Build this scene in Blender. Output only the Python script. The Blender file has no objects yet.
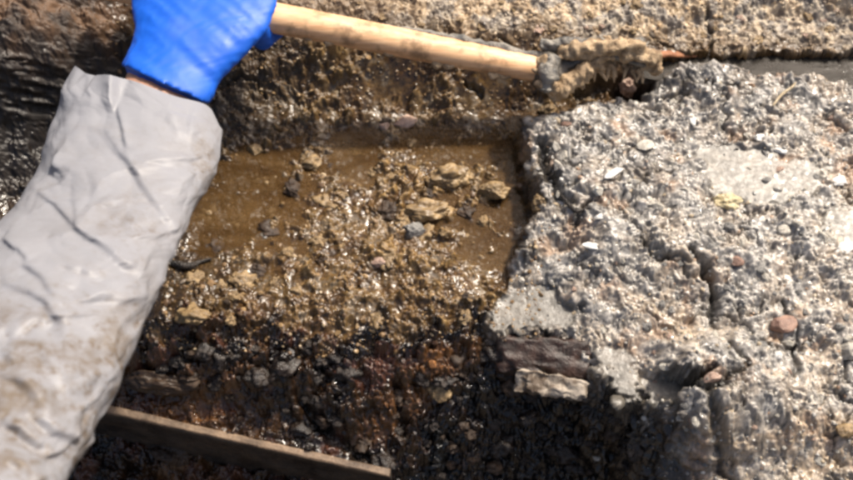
import bpy, bmesh, math, random
import numpy as np
from mathutils import Vector, noise as mn
random.seed(7); rng = np.random.default_rng(7)
SC = bpy.context.scene; COL = SC.collection

# ------------------------------------------------------------------ camera, light
CAM = np.array([0, -0.62, 1.0]); FPX = 1030.0
_F = -CAM / np.linalg.norm(CAM); _R = np.array([1.0, 0, 0]); _U = np.cross(_R, _F)
def at(u, v, z):
    "point of the place seen at photo pixel (u,v) when it lies at height z"
    d = _F * FPX + _R * (u - 426.5) + _U * (240 - v)
    return CAM + d * ((z - CAM[2]) / d[2])
def proj(x, y, z):
    qx, qy, qz = x - CAM[0], y - CAM[1], z - CAM[2]
    w = qx * _F[0] + qy * _F[1] + qz * _F[2]
    return 426.5 + FPX * qx / w, 240 - FPX * (qy * _U[1] + qz * _U[2]) / w
cd = bpy.data.cameras.new('camera'); cam = bpy.data.objects.new('camera', cd); COL.objects.link(cam)
cam.location = CAM; cam.rotation_euler = Vector(_F).to_track_quat('-Z', 'Y').to_euler()
cd.sensor_width = 36; cd.lens = FPX / 853 * 36; cd.clip_start = 0.02; cd.clip_end = 500
cd.dof.use_dof = True; cd.dof.focus_distance = 1.12; cd.dof.aperture_fstop = 5.6
SC.camera = cam
SUN_EL, SUN_AZ = math.radians(52), math.radians(43)
W = bpy.data.worlds.new('World'); SC.world = W; W.use_nodes = True
nt = W.node_tree; sky = nt.nodes.new('ShaderNodeTexSky'); sky.sky_type = 'NISHITA'; sky.sun_disc = False
sky.sun_elevation = SUN_EL; sky.sun_rotation = SUN_AZ; sky.dust_density = 7; sky.ozone_density = .4; sky.air_density = .8
nt.links.new(sky.outputs[0], nt.nodes['Background'].inputs[0]); nt.nodes['Background'].inputs[1].default_value = 0.105
sd = bpy.data.lights.new('sun', 'SUN'); sd.energy = 3.7; sd.angle = math.radians(3); sd.color = (1, 0.91, 0.79)
sun = bpy.data.objects.new('sun', sd); COL.objects.link(sun)
sv = Vector((math.sin(SUN_AZ) * math.cos(SUN_EL), math.cos(SUN_AZ) * math.cos(SUN_EL), math.sin(SUN_EL)))
sun.rotation_euler = sv.to_track_quat('Z', 'Y').to_euler(); sun.location = sv * 5
vs = SC.view_settings; vs.view_transform = 'Standard'; vs.look = 'None'; vs.gamma = 1; vs.exposure = 0.55
SC.cycles.filter_width = 3.0

# ------------------------------------------------------------------ helpers
def tag(o, label=None, cat=None, group=None, kind=None):
    if label: o['label'] = label
    if cat: o['category'] = cat
    if group: o['group'] = group
    if kind: o['kind'] = kind
    return o
def empty(name, loc):
    o = bpy.data.objects.new(name, None); COL.objects.link(o); o.location = loc; o.empty_display_size = .02
    return o
def mesh_np(name, V, Q, mat, col=None, wet=None, smooth=True, parent=None, org=None):
    V = np.asarray(V, dtype=np.float32); Q = np.asarray(Q, dtype=np.int32)
    if org is not None: V = V - np.asarray(org, dtype=np.float32)
    me = bpy.data.meshes.new(name); k = Q.shape[1]
    me.vertices.add(len(V)); me.vertices.foreach_set('co', V.ravel())
    me.loops.add(Q.size); me.loops.foreach_set('vertex_index', Q.ravel())
    me.polygons.add(len(Q)); me.polygons.foreach_set('loop_start', np.arange(0, Q.size, k, dtype=np.int32))
    try: me.polygons.foreach_set('loop_total', np.full(len(Q), k, dtype=np.int32))
    except Exception: pass
    me.polygons.foreach_set('use_smooth', np.full(len(Q), smooth, dtype=bool))
    me.update(calc_edges=True)
    if col is not None:
        a = me.attributes.new('tint', 'FLOAT_COLOR', 'POINT')
        c = np.ones((len(V), 4), dtype=np.float32); c[:, :3] = col; a.data.foreach_set('color', c.ravel())
    if wet is not None:
        a = me.attributes.new('wet', 'FLOAT', 'POINT'); a.data.foreach_set('value', np.asarray(wet, dtype=np.float32))
    me.materials.append(mat); o = bpy.data.objects.new(name, me); COL.objects.link(o)
    if parent is not None: o.parent = parent
    elif org is not None: o.location = org
    return o
def sstep(a, b, x):
    t = np.clip((x - a) / (b - a), 0, 1); return t * t * (3 - 2 * t)
_TAB = np.random.default_rng(3).random((4, 512, 512)).astype(np.float32)
def _h(ix, iy, k, seed):
    return _TAB[k, (ix * 1 + seed * 37) & 511, (iy + seed * 91) & 511]
def vn(x, y, s, seed):
    "smooth noise -1..1"
    x = x * s; y = y * s; ix = np.floor(x).astype(np.int64); iy = np.floor(y).astype(np.int64)
    fx = x - ix; fy = y - iy
    ux = fx * fx * fx * (fx * (fx * 6 - 15) + 10); uy = fy * fy * fy * (fy * (fy * 6 - 15) + 10)
    def g(a, b):
        an = _h(ix + a, iy + b, 0, seed) * 6.2832
        return np.cos(an) * (fx - a) + np.sin(an) * (fy - b)
    return 1.5 * ((g(0, 0) * (1 - ux) + g(1, 0) * ux) * (1 - uy) + (g(0, 1) * (1 - ux) + g(1, 1) * ux) * uy)
def fbm(x, y, s, seed, n=4, g=.5):
    t = 0; a = 1
    for i in range(n): t = t + a * vn(x, y, s * 2.03 ** i, seed + i); a *= g
    return t
def domes(x, y, cell, seed, dens=.8, rmin=.28, rmax=.62):
    "grains: height in metres of half sunk lumps, random id of the winning grain, edge closeness"
    X = x / cell; Y = y / cell; ix = np.floor(X).astype(np.int64); iy = np.floor(Y).astype(np.int64)
    H = np.zeros_like(X); I = np.zeros_like(X)
    for a in (-1, 0, 1):
        for b in (-1, 0, 1):
            jx, jy = ix + a, iy + b
            px = jx + _h(jx, jy, 0, seed); py = jy + _h(jx, jy, 1, seed)
            r = rmin + (rmax - rmin) * _h(jx, jy, 2, seed) ** 2; k = _h(jx, jy, 3, seed)
            dx, dy = X - px, Y - py; e = .6 + .9 * ((k * 7.3) % 1)
            an = k * 40; ca, sa = np.cos(an), np.sin(an)
            d2 = ((dx * ca + dy * sa) * e) ** 2 + ((-dx * sa + dy * ca) / e) ** 2
            h = np.sqrt(np.maximum(r * r - d2, 0)) * (k < dens) * (.7 + .6 * ((k * 13.7) % 1))
            w = h > H; H = np.where(w, h, H); I = np.where(w, (k * 31.7) % 1, I)
    return H * cell, I
def worley(x, y, cell, seed):
    X = x / cell; Y = y / cell; ix = np.floor(X).astype(np.int64); iy = np.floor(Y).astype(np.int64)
    F1 = np.full_like(X, 9); F2 = np.full_like(X, 9); I = np.zeros_like(X)
    for a in (-1, 0, 1):
        for b in (-1, 0, 1):
            jx, jy = ix + a, iy + b
            d = np.hypot(X - jx - _h(jx, jy, 0, seed), Y - jy - _h(jx, jy, 1, seed))
            n = d < F1; F2 = np.where(n, F1, np.minimum(F2, d)); I = np.where(n, _h(jx, jy, 2, seed), I); F1 = np.where(n, d, F1)
    return F1, F2, I
def sdpoly(x, y, P):
    "signed distance, positive inside"
    P = np.asarray(P); d = np.full_like(x, 1e9); ins = np.zeros(x.shape, bool); n = len(P)
    for i in range(n):
        a, b = P[i], P[(i + 1) % n]; e = b - a
        t = np.clip(((x - a[0]) * e[0] + (y - a[1]) * e[1]) / (e @ e), 0, 1)
        d = np.minimum(d, (x - a[0] - t * e[0]) ** 2 + (y - a[1] - t * e[1]) ** 2)
        c = (a[1] > y) != (b[1] > y)
        with np.errstate(divide='ignore', invalid='ignore'):
            xi = a[0] + (y - a[1]) * e[0] / (e[1] if e[1] else 1e-12)
        ins ^= c & (x < xi)
    return np.where(ins, 1, -1) * np.sqrt(d)
def sdline(x, y, P):
    d = np.full_like(x, 1e9)
    for a, b in zip(P[:-1], P[1:]):
        a = np.asarray(a, float); b = np.asarray(b, float); e = b - a
        t = np.clip(((x - a[0]) * e[0] + (y - a[1]) * e[1]) / (e @ e), 0, 1)
        d = np.minimum(d, (x - a[0] - t * e[0]) ** 2 + (y - a[1] - t * e[1]) ** 2)
    return np.sqrt(d)
class TPS:
    def __init__(s, pts, lam=1e-5):
        P = np.array([at(*p) for p in pts]); s.c = P[:, :2]; n = len(P)
        K = s.k(np.linalg.norm(s.c[:, None] - s.c[None], axis=2)) + lam * np.eye(n)
        A = np.zeros((n + 3, n + 3)); A[:n, :n] = K; A[:n, n] = 1; A[:n, n + 1:] = s.c; A[n:, :n] = A[:n, n:].T
        s.w = np.linalg.solve(A, np.concatenate([P[:, 2], np.zeros(3)]))
    def k(s, r): return r * r * np.log(r + 1e-9)
    def __call__(s, x, y):
        z = s.w[-3] + s.w[-2] * x + s.w[-1] * y
        for c, w in zip(s.c, s.w): z = z + w * s.k(np.hypot(x - c[0], y - c[1]))
        return z

# ------------------------------------------------------------------ materials
def new_mat(name):
    m = bpy.data.materials.new(name); m.use_nodes = True; n = m.node_tree.nodes; l = m.node_tree.links
    return m, n, l, n['Principled BSDF']
def N(n, t, **k):
    o = n.new(t)
    for a, b in k.items(): setattr(o, a, b)
    return o
def noise_node(n, l, vec, scale, detail=4, rough=.6):
    t = N(n, 'ShaderNodeTexNoise'); t.inputs['Scale'].default_value = scale; t.inputs['Detail'].default_value = detail
    t.inputs['Roughness'].default_value = rough; l.new(vec, t.inputs['Vector']); return t.outputs['Fac']
def maprange(n, l, v, a, b, c, d):
    t = N(n, 'ShaderNodeMapRange'); l.new(v, t.inputs[0])
    for i, q in enumerate((a, b, c, d)): t.inputs[i + 1].default_value = q
    return t.outputs[0]
def math_node(n, l, op, a, b):
    t = N(n, 'ShaderNodeMath', operation=op)
    for i, q in enumerate((a, b)):
        if isinstance(q, (int, float)): t.inputs[i].default_value = q
        else: l.new(q, t.inputs[i])
    return t.outputs[0]
def scale_col(n, l, col, fac):
    t = N(n, 'ShaderNodeVectorMath', operation='SCALE')
    l.new(col, t.inputs[0]); l.new(fac, t.inputs['Scale']); return t.outputs[0]
def mix_col(n, l, fac, a, b):
    t = N(n, 'ShaderNodeMix', data_type='RGBA'); l.new(fac, t.inputs['Factor'])
    for i, q in ((6, a), (7, b)):
        if isinstance(q, tuple): t.inputs[i].default_value = (*q, 1)
        else: l.new(q, t.inputs[i])
    return t.outputs[2]
def bump(n, l, h, dist, strength, prev=None):
    b = N(n, 'ShaderNodeBump'); b.inputs['Distance'].default_value = dist; b.inputs['Strength'].default_value = strength
    l.new(h, b.inputs['Height'])
    if prev is not None: l.new(prev, b.inputs['Normal'])
    return b.outputs[0]
def make_mud(name, lo=.62, hi=1.45):
    m, n, l, p = new_mat(name)
    at_ = N(n, 'ShaderNodeAttribute', attribute_name='tint'); wt = N(n, 'ShaderNodeAttribute', attribute_name='wet')
    g = N(n, 'ShaderNodeNewGeometry').outputs['Position']
    a = noise_node(n, l, g, 420, 5, .7); b = noise_node(n, l, g, 1300, 3, .6)
    f = math_node(n, l, 'MULTIPLY', maprange(n, l, a, .3, .7, lo, hi), maprange(n, l, b, .3, .7, .82, 1.18))
    l.new(scale_col(n, l, at_.outputs['Color'], f), p.inputs['Base Color'])
    ct = maprange(n, l, noise_node(n, l, g, 75, 4, .6), .42, .58, 0, 1)
    l.new(math_node(n, l, 'MULTIPLY', ct, maprange(n, l, wt.outputs['Fac'], .35, .9, 0, .45)), p.inputs['Coat Weight']); p.inputs['Coat Roughness'].default_value = .07; p.inputs['Coat IOR'].default_value = 1.36
    r = maprange(n, l, wt.outputs['Fac'], 0, 1, .62, .12)
    r2 = math_node(n, l, 'ADD', r, maprange(n, l, noise_node(n, l, g, 160, 4, .6), .35, .65, -.08, .14))
    l.new(r2, p.inputs['Roughness']); p.inputs['Specular IOR Level'].default_value = .5
    n1 = bump(n, l, a, .0010, .3); l.new(bump(n, l, b, .0005, .2, n1), p.inputs['Normal'])
    return m
M_MUD = make_mud('wet_mud'); M_GREY = make_mud('grey_sediment', .78, 1.22)
def make_plain(name, dark, light, scale, rough, bumpd=.001, stretch=None, lo=.35, hi=.65):
    m, n, l, p = new_mat(name); tc = N(n, 'ShaderNodeTexCoord').outputs['Object']
    if stretch:
        mp = N(n, 'ShaderNodeMapping'); mp.inputs['Scale'].default_value = stretch; l.new(tc, mp.inputs[0]); tc = mp.outputs[0]
    a = noise_node(n, l, tc, scale, 5, .65)
    l.new(mix_col(n, l, maprange(n, l, a, lo, hi, 0, 1), dark, light), p.inputs['Base Color'])
    if isinstance(rough, tuple): l.new(maprange(n, l, noise_node(n, l, tc, scale * 1.7, 3), .35, .65, *rough), p.inputs['Roughness'])
    else: p.inputs['Roughness'].default_value = rough
    b = noise_node(n, l, tc, scale * 4, 4, .7)
    l.new(bump(n, l, b, bumpd, .6, bump(n, l, a, bumpd * 2, .6)), p.inputs['Normal'])
    return m
def make_water(name, c1, c2, alpha, rough=.06, scale=14, bumpd=.0016):
    m, n, l, p = new_mat(name); g = N(n, 'ShaderNodeNewGeometry').outputs['Position']
    mp = N(n, 'ShaderNodeMapping'); mp.inputs['Scale'].default_value = (.45, 1.6, 1); l.new(g, mp.inputs[0])
    w = N(n, 'ShaderNodeTexNoise'); w.inputs['Scale'].default_value = scale; w.inputs['Detail'].default_value = 6
    w.inputs['Distortion'].default_value = 1.2; l.new(mp.outputs[0], w.inputs['Vector'])
    l.new(mix_col(n, l, maprange(n, l, w.outputs['Fac'], .35, .68, 0, 1), c1, c2), p.inputs['Base Color'])
    p.inputs['Roughness'].default_value = rough; p.inputs['IOR'].default_value = 1.33; p.inputs['Specular IOR Level'].default_value = .3
    l.new(maprange(n, l, noise_node(n, l, g, 60, 4), .35, .65, alpha - .12, alpha + .1), p.inputs['Alpha'])
    l.new(bump(n, l, noise_node(n, l, mp.outputs[0], 70, 3), bumpd, .5), p.inputs['Normal'])
    return m

# ------------------------------------------------------------------ terrain: control points (photo u, v, height)
BASE = TPS([(-60,-60,.20),(100,-60,.13),(-60,0,.17),(0,0,.155),(60,0,.135),(130,0,.105),(200,0,.085),(300,0,.076),(400,0,.074),(500,0,.070),(600,0,.062),(700,0,.060),(853,0,.060),(920,0,.060),(300,-80,.09),(600,-80,.075),(900,-80,.075),
 (0,60,.125),(60,60,.105),(120,50,.08),(0,120,.07),(60,120,.045),(0,190,.03),(60,190,.02),(-60,240,.03),(120,105,.040),(130,160,.012),(200,55,.05),(300,55,.046),(400,48,.05),(500,60,.045),(560,50,.05),
 (210,100,.022),(300,95,.012),(400,95,.010),(500,105,.006),(560,90,.01),(640,60,.03),(620,85,.008),(200,150,.0),(300,150,.0),(400,150,-.003),(500,150,-.006),(200,250,.0),(300,250,.0),(400,220,.004),(500,250,-.004),
 (150,320,.0),(250,320,.0),(350,330,-.002),(430,335,-.003),(480,325,.0),(0,300,.0),(0,420,-.06),
 (120,385,-.045),(200,375,-.035),(300,390,-.04),(380,410,-.055),(250,418,-.062),(100,400,-.06),(340,445,-.075),
 (460,370,-.02),(450,420,-.06),(420,465,-.10),(520,430,-.075),(530,475,-.13),(600,420,-.07),(620,475,-.13),(400,520,-.17),(600,540,-.18),(550,350,-.01),
 (650,440,-.03),(700,470,-.03),(853,470,-.02),(853,540,-.08),(720,540,-.12),(600,200,0),(750,150,0),(853,200,.0),(700,60,.004),(780,60,.004),(853,60,.004),(930,60,.004),(700,300,0),(853,350,0),(920,300,0),(0,560,-.2),(200,560,-.2)])
MOUND = TPS([(530,128,.044),(560,112,.050),(600,102,.048),(650,98,.047),(675,78,.058),(700,64,.062),(740,66,.060),(800,80,.052),(853,88,.048),(930,90,.045),(620,160,.055),(570,200,.045),
 (640,230,.052),(750,170,.044),(853,170,.044),(853,240,.045),(560,280,.022),(530,300,.012),(540,250,.030),(620,330,.018),(620,380,.0),(670,395,-.002),(720,350,.018),(725,280,.035),(853,350,.022),(930,300,.035),
 (760,420,.0),(853,480,-.02),(700,470,-.03),(760,500,-.035),(660,430,-.022),(930,480,-.02)])
def wpoly(pts): return np.array([at(*p)[:2] for p in pts])
P_MOUND = wpoly([(524,122,.04),(560,106,.045),(600,99,.045),(640,97,.045),(658,84,.05),(668,72,.055),(700,60,.06),(735,61,.06),(765,71,.055),(800,75,.05),(853,82,.047),(950,86,.045),(1400,100,.04),(1400,560,-.02),
 (760,560,-.05),(690,505,-.04),(662,462,-.035),(640,432,-.025),(622,408,-.01),(600,384,.0),(588,352,.0),(572,328,.01),(545,320,.01),(503,331,.006),(494,316,.006),(512,290,.008),(516,255,.02),(528,226,.03),(543,204,.035),(530,170,.04)])
P_BANK = wpoly([(604,36,.055),(640,50,.05),(665,51,.048),(700,48,.047),(780,46,.047),(853,47,.047),(950,49,.047),(1500,55,.047),(1500,-300,.08),(500,-300,.08),(560,10,.08)])
PL0, PL1 = at(20, 384, -.062), at(392, 468, -.080)          # top back edge of the buried board
_pd = (PL1 - PL0)[:2] / np.linalg.norm((PL1 - PL0)[:2]); _pn = np.array([_pd[1], -_pd[0]])   # towards the camera
_pn = _pn if _pn[1] < 0 else -_pn
CRACKS = [ # polyline in photo px with height, half width m, depth m, where
 ([(712,-10,.08),(717,20,.065),(713,50,.05)], .0035, .010),
 ([(420,10,.10),(440,22,.09),(470,25,.088),(480,16,.09)], .003, .010),
 ([(500,18,.09),(532,38,.08)], .003, .008),
 ([(655,20,.07),(690,40,.06)], .003, .006),
 ([(688,252,.04),(706,270,.04),(714,290,.035),(716,325,.03)], .005, .010),
 ([(706,268,.04),(716,292,.035)], .007, .013),
 ([(690,402,.0),(706,432,-.01),(724,466,-.02),(745,500,-.04)], .007, .012),
 ([(724,352,.015),(740,378,.01),(700,405,.0)], .005, .011),
 ([(668,428,-.02),(655,455,-.03),(640,490,-.05)], .007, .009),
 ([(541,140,.045),(546,170,.042),(560,200,.042)], .006, .013),
 ([(562,122,.05),(569,121,.05)], .005, .016),
 ([(575,90,.01),(600,82,.01),(650,84,.02)], .012, .025),
 ([(590,200,.05),(575,225,.04)], .003, .007),
 ([(640,235,.05),(655,255,.045),(690,262,.04)], .003, .007),
 ([(782,300,.03),(800,340,.025),(790,380,.015)], .004, .008),
 ([(224,82,.03),(240,76,.03),(256,78,.03),(264,92,.025)], .0025, .006),
 ([(466,84,.02),(480,95,.015)], .004, .010),
 ([(300,395,-.04),(330,430,-.06),(372,452,-.07)], .010, .018),
 ([(395,380,-.03),(405,430,-.06)], .007, .014),
]
CRACKW = [(np.array([at(*p)[:2] for p in c]), w, d) for c, w, d in CRACKS]
POOLS = [ # name-less pool patches on the mound: outline, water height
 ([(488,328),(505,300),(522,285),(552,290),(574,312),(574,326),(545,321),(505,332)], .0145),
 ([(598,350),(622,350),(640,372),(640,398),(620,400),(604,380)], .012),
 ([(640,372),(672,380),(700,388),(686,402),(650,402)], .009),
 ([(700,150),(745,146),(800,160),(826,166),(820,186),(790,200),(750,200),(712,188)], .047),
 ([(822,206),(870,202),(920,210),(920,240),(850,240),(826,226)], .047),
]
POOLW = [(np.array([at(u, v, z)[:2] for u, v in P]), z) for P, z in POOLS]
BLOBS = []   # u, v, ru, rv, colour, strength
XB, YB = (-.62, .62), (-.40, .46)
def terrain(x, y, detail=True):
    x = np.asarray(x, float); y = np.asarray(y, float)
    xc = np.clip(x, *XB); yc = np.clip(y, *YB)
    out = np.hypot(x - xc, y - yc); fade = np.exp(-out * 6)
    zb = BASE(xc, yc); zm = MOUND(np.clip(x, -.2, .62), yc)
    wx = x + .004 * fbm(x, y, 45, 11, 3); wy = y + .004 * fbm(x, y, 45, 21, 3)
    sm = sdpoly(wx, wy, P_MOUND); sb = sdpoly(x + .001 * vn(x, y, 60, 5), y + .0015 * fbm(x, y, 50, 6, 2), P_BANK)
    wf = sstep(-.08, -.15, y); m = sstep(-.010 - .045 * wf, .006 + .022 * wf, sm + .014 * wf * fbm(x, y, 40, 151, 3)); bk = sstep(-.003, .0015, sb)
    lip = .030 + 0 * x
    z = zb * (1 - m) + np.maximum(zm, zb) * m
    z = np.maximum(z, 0) * 0 + z
    z = z + bk * np.clip(.038 - z, 0, .05) * sstep(.0, .004, sb)
    uu, vv = proj(x, y, z)
    wu = uu + 14 * fbm(x, y, 16, 31, 3); wv = vv + 14 * fbm(x, y, 16, 41, 3)
    # region weights
    big = fbm(x, y, 14, 51, 4); mid = fbm(x, y, 55, 61, 4); fine = fbm(x, y, 190, 71, 3)
    left_dark = sstep(150, 60, wu) * sstep(225, 150, wv)
    front = sstep(306, 352, wv + 20 * mid + 14 * big) * (1 - m)              # black slope in front
    front = np.maximum(front, sstep(470, 500, wu) * sstep(300, 335, wv) * (1 - m))
    bank = np.clip(sstep(60, 26, wv + 14 * sstep(600, 540, wu)) * (1 - m), 0, 1) * sstep(120, 240, wu)
    pit = np.clip(1 - m - front - bank, 0, 1)
    # pools flatten
    pool = np.zeros_like(x)
    for P, zw in POOLW:
        s = sdpoly(wx, wy, P) + .010 * fbm(x, y, 50, 121, 3); k = sstep(-.007, .002, s); pool = np.maximum(pool, k); z = z * (1 - k) + (zw - .0025) * k
    # --- shapes
    col = np.zeros(x.shape + (3,)); wet = np.full(x.shape, .6)
    if not detail: return z
    d1, i1 = domes(wx, wy, .017, 1, .45); d2, i2 = domes(wx + .002 * fine, wy + .002 * vn(x, y, 260, 7), .0095, 2, .5)
    d3, i3 = domes(wx + .0014 * fine, wy + .0014 * fine, .0048, 3, .55); d4, i4 = domes(x, y, .0024, 4, .8)
    # clumpy mud
    F1, F2, ic = worley(x + .008 * mid, y + .008 * fbm(x, y, 55, 66, 3), .030, 8)
    G1, G2, ig = worley(x + .004 * mid, y + .004 * fine, .012, 9)
    clump = (1 - np.clip(F1, 0, 1) ** 1.4) * .018 + np.minimum(F2 - F1, .25) * .012 + (1 - np.clip(G1, 0, 1)) * .006
    silt = sstep(-.40, .25, fbm(x, y, 26, 77, 3))
    def paste(x, y, sd_):           # sticky torn mud: billows and sharp little tears over four sizes
        qx = x + .006 * vn(x, y, 40, sd_ + 9); qy = y + .006 * vn(x, y, 40, sd_ + 10)
        return .0052 * (np.abs(vn(qx, qy, 42, sd_)) - .3) + .0036 * (np.abs(vn(qx, qy, 88, sd_ + 1)) - .3) + .0028 * (np.abs(vn(qx, qy, 170, sd_ + 2)) - .3) + .0010 * vn(qx, qy, 340, sd_ + 3)
    pst = paste(wx, wy, 160); pst2 = paste(wx + .5, wy * 1.0, 180)
    gpatch = sstep(.05, .5, fbm(x, y, 19, 171, 3))           # only some places are gritty
    z_m = .009 * big + .0035 * mid + pst * (1.35 - .9 * silt) + (.25 + .75 * gpatch) * (1 - .6 * silt) * (.25 * d1 + .30 * d2 + .22 * d3 + .12 * d4)
    cl = sstep(-.15, .35, fbm(x, y, 17, 81, 3))                                   # clusters of clods in the pit
    for u0, v0, ru, rv, s in ((445,205,55,45,1.1),(255,232,50,22,.7),(405,122,40,18,.6),(400,300,90,35,.7),(270,140,70,22,.5),(475,175,40,22,.9),(430,320,60,25,.4),(490,300,25,30,.7),(300,60,70,22,.6)):
        cl = np.maximum(cl * .9, s * np.exp(-((uu - u0) / ru) ** 2 - ((vv - v0) / rv) ** 2) + .15 * mid)
    cl = np.clip(cl + .02 + .30 * fbm(x, y, 11, 84, 2) + .25 * fbm(x, y, 60, 83, 2), 0, 1.2)
    slt = sstep(-.3, .4, fbm(x, y, 34, 78, 3))
    low = sstep(.65, .1, cl) * sstep(-.45, .1, fbm(x, y, 16, 172, 3))
    z_p = -.0034 + .0046 * big + (1 - .80 * low) * (.0034 * mid + 1.15 * pst2 + cl * (.0042 + .003 * mid + .25 * clump + .25 * d1 + .3 * d2) + (1 - .65 * slt) * (.4 + .6 * gpatch) * (.22 * d3 + .15 * d4)) + .0035 * sstep(.3, .9, cl) * (1 + mid)
    z_f = -.008 + .009 * big + .55 * clump + .0085 * mid + 1.7 * pst2
    z_b = .004 * big + .0042 * fbm(x * .75, y, 60, 64, 4) + .9 * pst2 + .08 * clump + gpatch * (.2 * d2 + .25 * d3 + .2 * d4)
    V1, V2, _v = worley(x + .014 * mid, y + .014 * fbm(x, y, 50, 141, 3), .060, 142)
    crev = np.exp(-((V2 - V1) / .085) ** 2) * sstep(-.15, .35, fbm(x, y, 15, 143, 3)) * (1 - pool)
    z_m = z_m + .006 * (_v - .5) * sstep(0, .3, V2 - V1) - .006 * crev
    dz = m * z_m + (1 - m) * (front * z_f + (1 - front) * (bank * z_b + (1 - bank) * (z_p * (1 - left_dark) + left_dark * (.45 * z_f + .002 * big))))
    slopem = m * (1 - m) * 4
    dz = dz + slopem * (.006 * mid + .006 * (1 - G1))
    band = (sstep(615, 680, uu) * sstep(40, 50, vv)) * (1 - m) * (1 - bk)
    dz = dz * (1 - .93 * pool) * (1 - .8 * band)
    # board: ground stays behind it and falls away in front
    t = (x - PL0[0]) * _pd[0] + (y - PL0[1]) * _pd[1]; s = (x - PL0[0]) * _pn[0] + (y - PL0[1]) * _pn[1]
    Lb = np.linalg.norm((PL1 - PL0)[:2]); inb = sstep(-.05, 0, t) * sstep(Lb + .012, Lb - .012, t)
    ztop = PL0[2] + (PL1[2] - PL0[2]) * np.clip(t / Lb, 0, 1)
    zz = z + dz * fade
    behind = inb * sstep(-.055, -.002, s) * (s < .002)
    zz = zz * (1 - behind) + (ztop - .004 + .010 * np.clip(mid, -.3, 1) + .3 * d2) * behind
    infr = inb * (s >= .002); zz = np.where(infr > 0, zz * (1 - inb) + inb * np.minimum(zz, ztop - .10 - .05 * sstep(0, .08, s) + .012 * mid + clump), zz)
    cr = np.zeros_like(x)
    for P, w, d in CRACKW:
        q = sdline(wx, wy, P); k = np.exp(-(q / (w * (.75 + .5 * mid))) ** 2) ; zz = zz - d * k; cr = np.maximum(cr, k)
    # --- colour of the stuff, with some light and shade painted in
    def C(*c): return np.array(c)
    def mx(a, b, f): return a * (1 - f[..., None]) + b * f[..., None]
    n1 = sstep(-.5, .5, fbm(x, y, 28, 91, 4)); n2 = sstep(-.4, .4, fbm(x, y, 90, 95, 3)); n3 = sstep(-.35, .35, fine)
    # mound: grey sediment with pale grains and warmer sandy patches
    warm = np.clip(.10 + .5 * (n1 - .5) + .35 * np.exp(-((uu - 650) / 60) ** 2 - ((vv - 345) / 45) ** 2) + .5 * sstep(395, 440, vv) + .25 * sstep(760, 850, uu) + .3 * np.exp(-((uu - 680) / 40) ** 2 - ((vv - 290) / 40) ** 2), 0, 1)
    cm = mx(C(.285, .272, .250) * np.ones(x.shape + (1,)), C(.43, .33, .225), warm)
    cm = cm * (.70 + .60 * n2[..., None])
    gr = np.where(d3 > .0007, i3, np.where(d2 > .001, i2, i1)); 
    cm = mx(cm, C(.56, .51, .42), (.35 + .65 * gpatch) * (1 - .4 * silt) * sstep(.78, .84, gr) * sstep(.0004, .0012, np.maximum(d3, d2)) * .8)
    cm = mx(cm, C(.38, .35, .31), sstep(.55, .6, gr) * .5)
    cm = mx(cm, C(.07, .064, .055), sstep(.20, .15, gr) * .3)
    cm = mx(cm, C(.09, .08, .068), sstep(-.0010, -.0030, pst) * (.75 - .35 * silt))
    cm = mx(cm, C(.52, .47, .40), sstep(.0010, .0036, pst) * .45)
    cm = mx(cm, C(.045, .042, .040), np.clip(slopem * 1.1, 0, 1) * sstep(240, 180, vv) * (uu < 600))  # shade on the mound's left side painted dark
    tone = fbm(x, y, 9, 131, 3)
    cm = cm * (1 + .22 * np.clip(tone, -1, 1) + .25 * np.exp(-((uu - 760) / 130) ** 2 - ((vv - 240) / 90) ** 2) - .22 * np.exp(-((uu - 720) / 90) ** 2 - ((vv - 85) / 26) ** 2) - .25 * np.exp(-((uu - 690) / 60) ** 2 - ((vv - 275) / 45) ** 2))[..., None]  # random tone; right side painted brighter for the light there, two patches darker
    cm = mx(cm, C(.34, .22, .14), .6 * sstep(.15, .6, fbm(x, y, 20, 132, 3)) * sstep(.2, .6, warm + .2))
    cm = mx(cm, C(.020, .016, .013), .95 * sstep(.034, .006, sm + .012 * mid) * sstep(372, 405, wv) * sstep(720, 690, wu))  # shade of the mound's lower left slope painted near black
    blk = np.maximum(.9 * np.exp(-((uu - 548 + 8 * mid) / 17) ** 2 - ((vv - 168) / 40) ** 2), .8 * np.exp(-((uu - 522) / 9) ** 2 - ((vv - 255) / 32) ** 2))  # tool head's shadow and the mound's side shade painted as black patches
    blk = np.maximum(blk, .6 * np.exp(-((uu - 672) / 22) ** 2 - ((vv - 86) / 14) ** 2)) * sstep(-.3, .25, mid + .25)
    cm = mx(cm, C(.028, .024, .020), np.clip(blk * 1.25, 0, .92)); cm = mx(cm, C(.10, .085, .068), crev * .55)  # crevices get shade painted into their colour as well
    # pit: brown silt, ochre clods
    cp = mx(C(.105, .056, .020) * np.ones(x.shape + (1,)), C(.215, .128, .044), n1)
    cp = mx(cp, C(.46, .30, .12), np.clip(cl, 0, 1) * sstep(.001, .004, zz - z) * (.35 + .5 * n2))
    cp = mx(cp, C(.42, .27, .12), sstep(.75, .85, i3) * sstep(.0005, .0014, d3) * .6)
    cp = mx(cp, C(.048, .029, .014), sstep(-.0004, -.0030, pst2) * .7)
    cp = mx(cp, C(.34, .23, .10), sstep(.0004, .0032, pst2) * .38 * (.4 + .6 * n2))
    cp = mx(cp, C(.040, .027, .016), sstep(.4, .05, n2) * .5)
    cp = mx(cp, C(.20, .18, .15), sstep(.62, .9, n1) * sstep(.5, .8, n2) * .5)
    # front slope: black mud, with its shade painted into the colour too
    cf = mx(C(.0085, .006, .005) * np.ones(x.shape + (1,)), C(.042, .022, .010), sstep(.35, .8, n1) * (.3 + .6 * n2))
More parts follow.
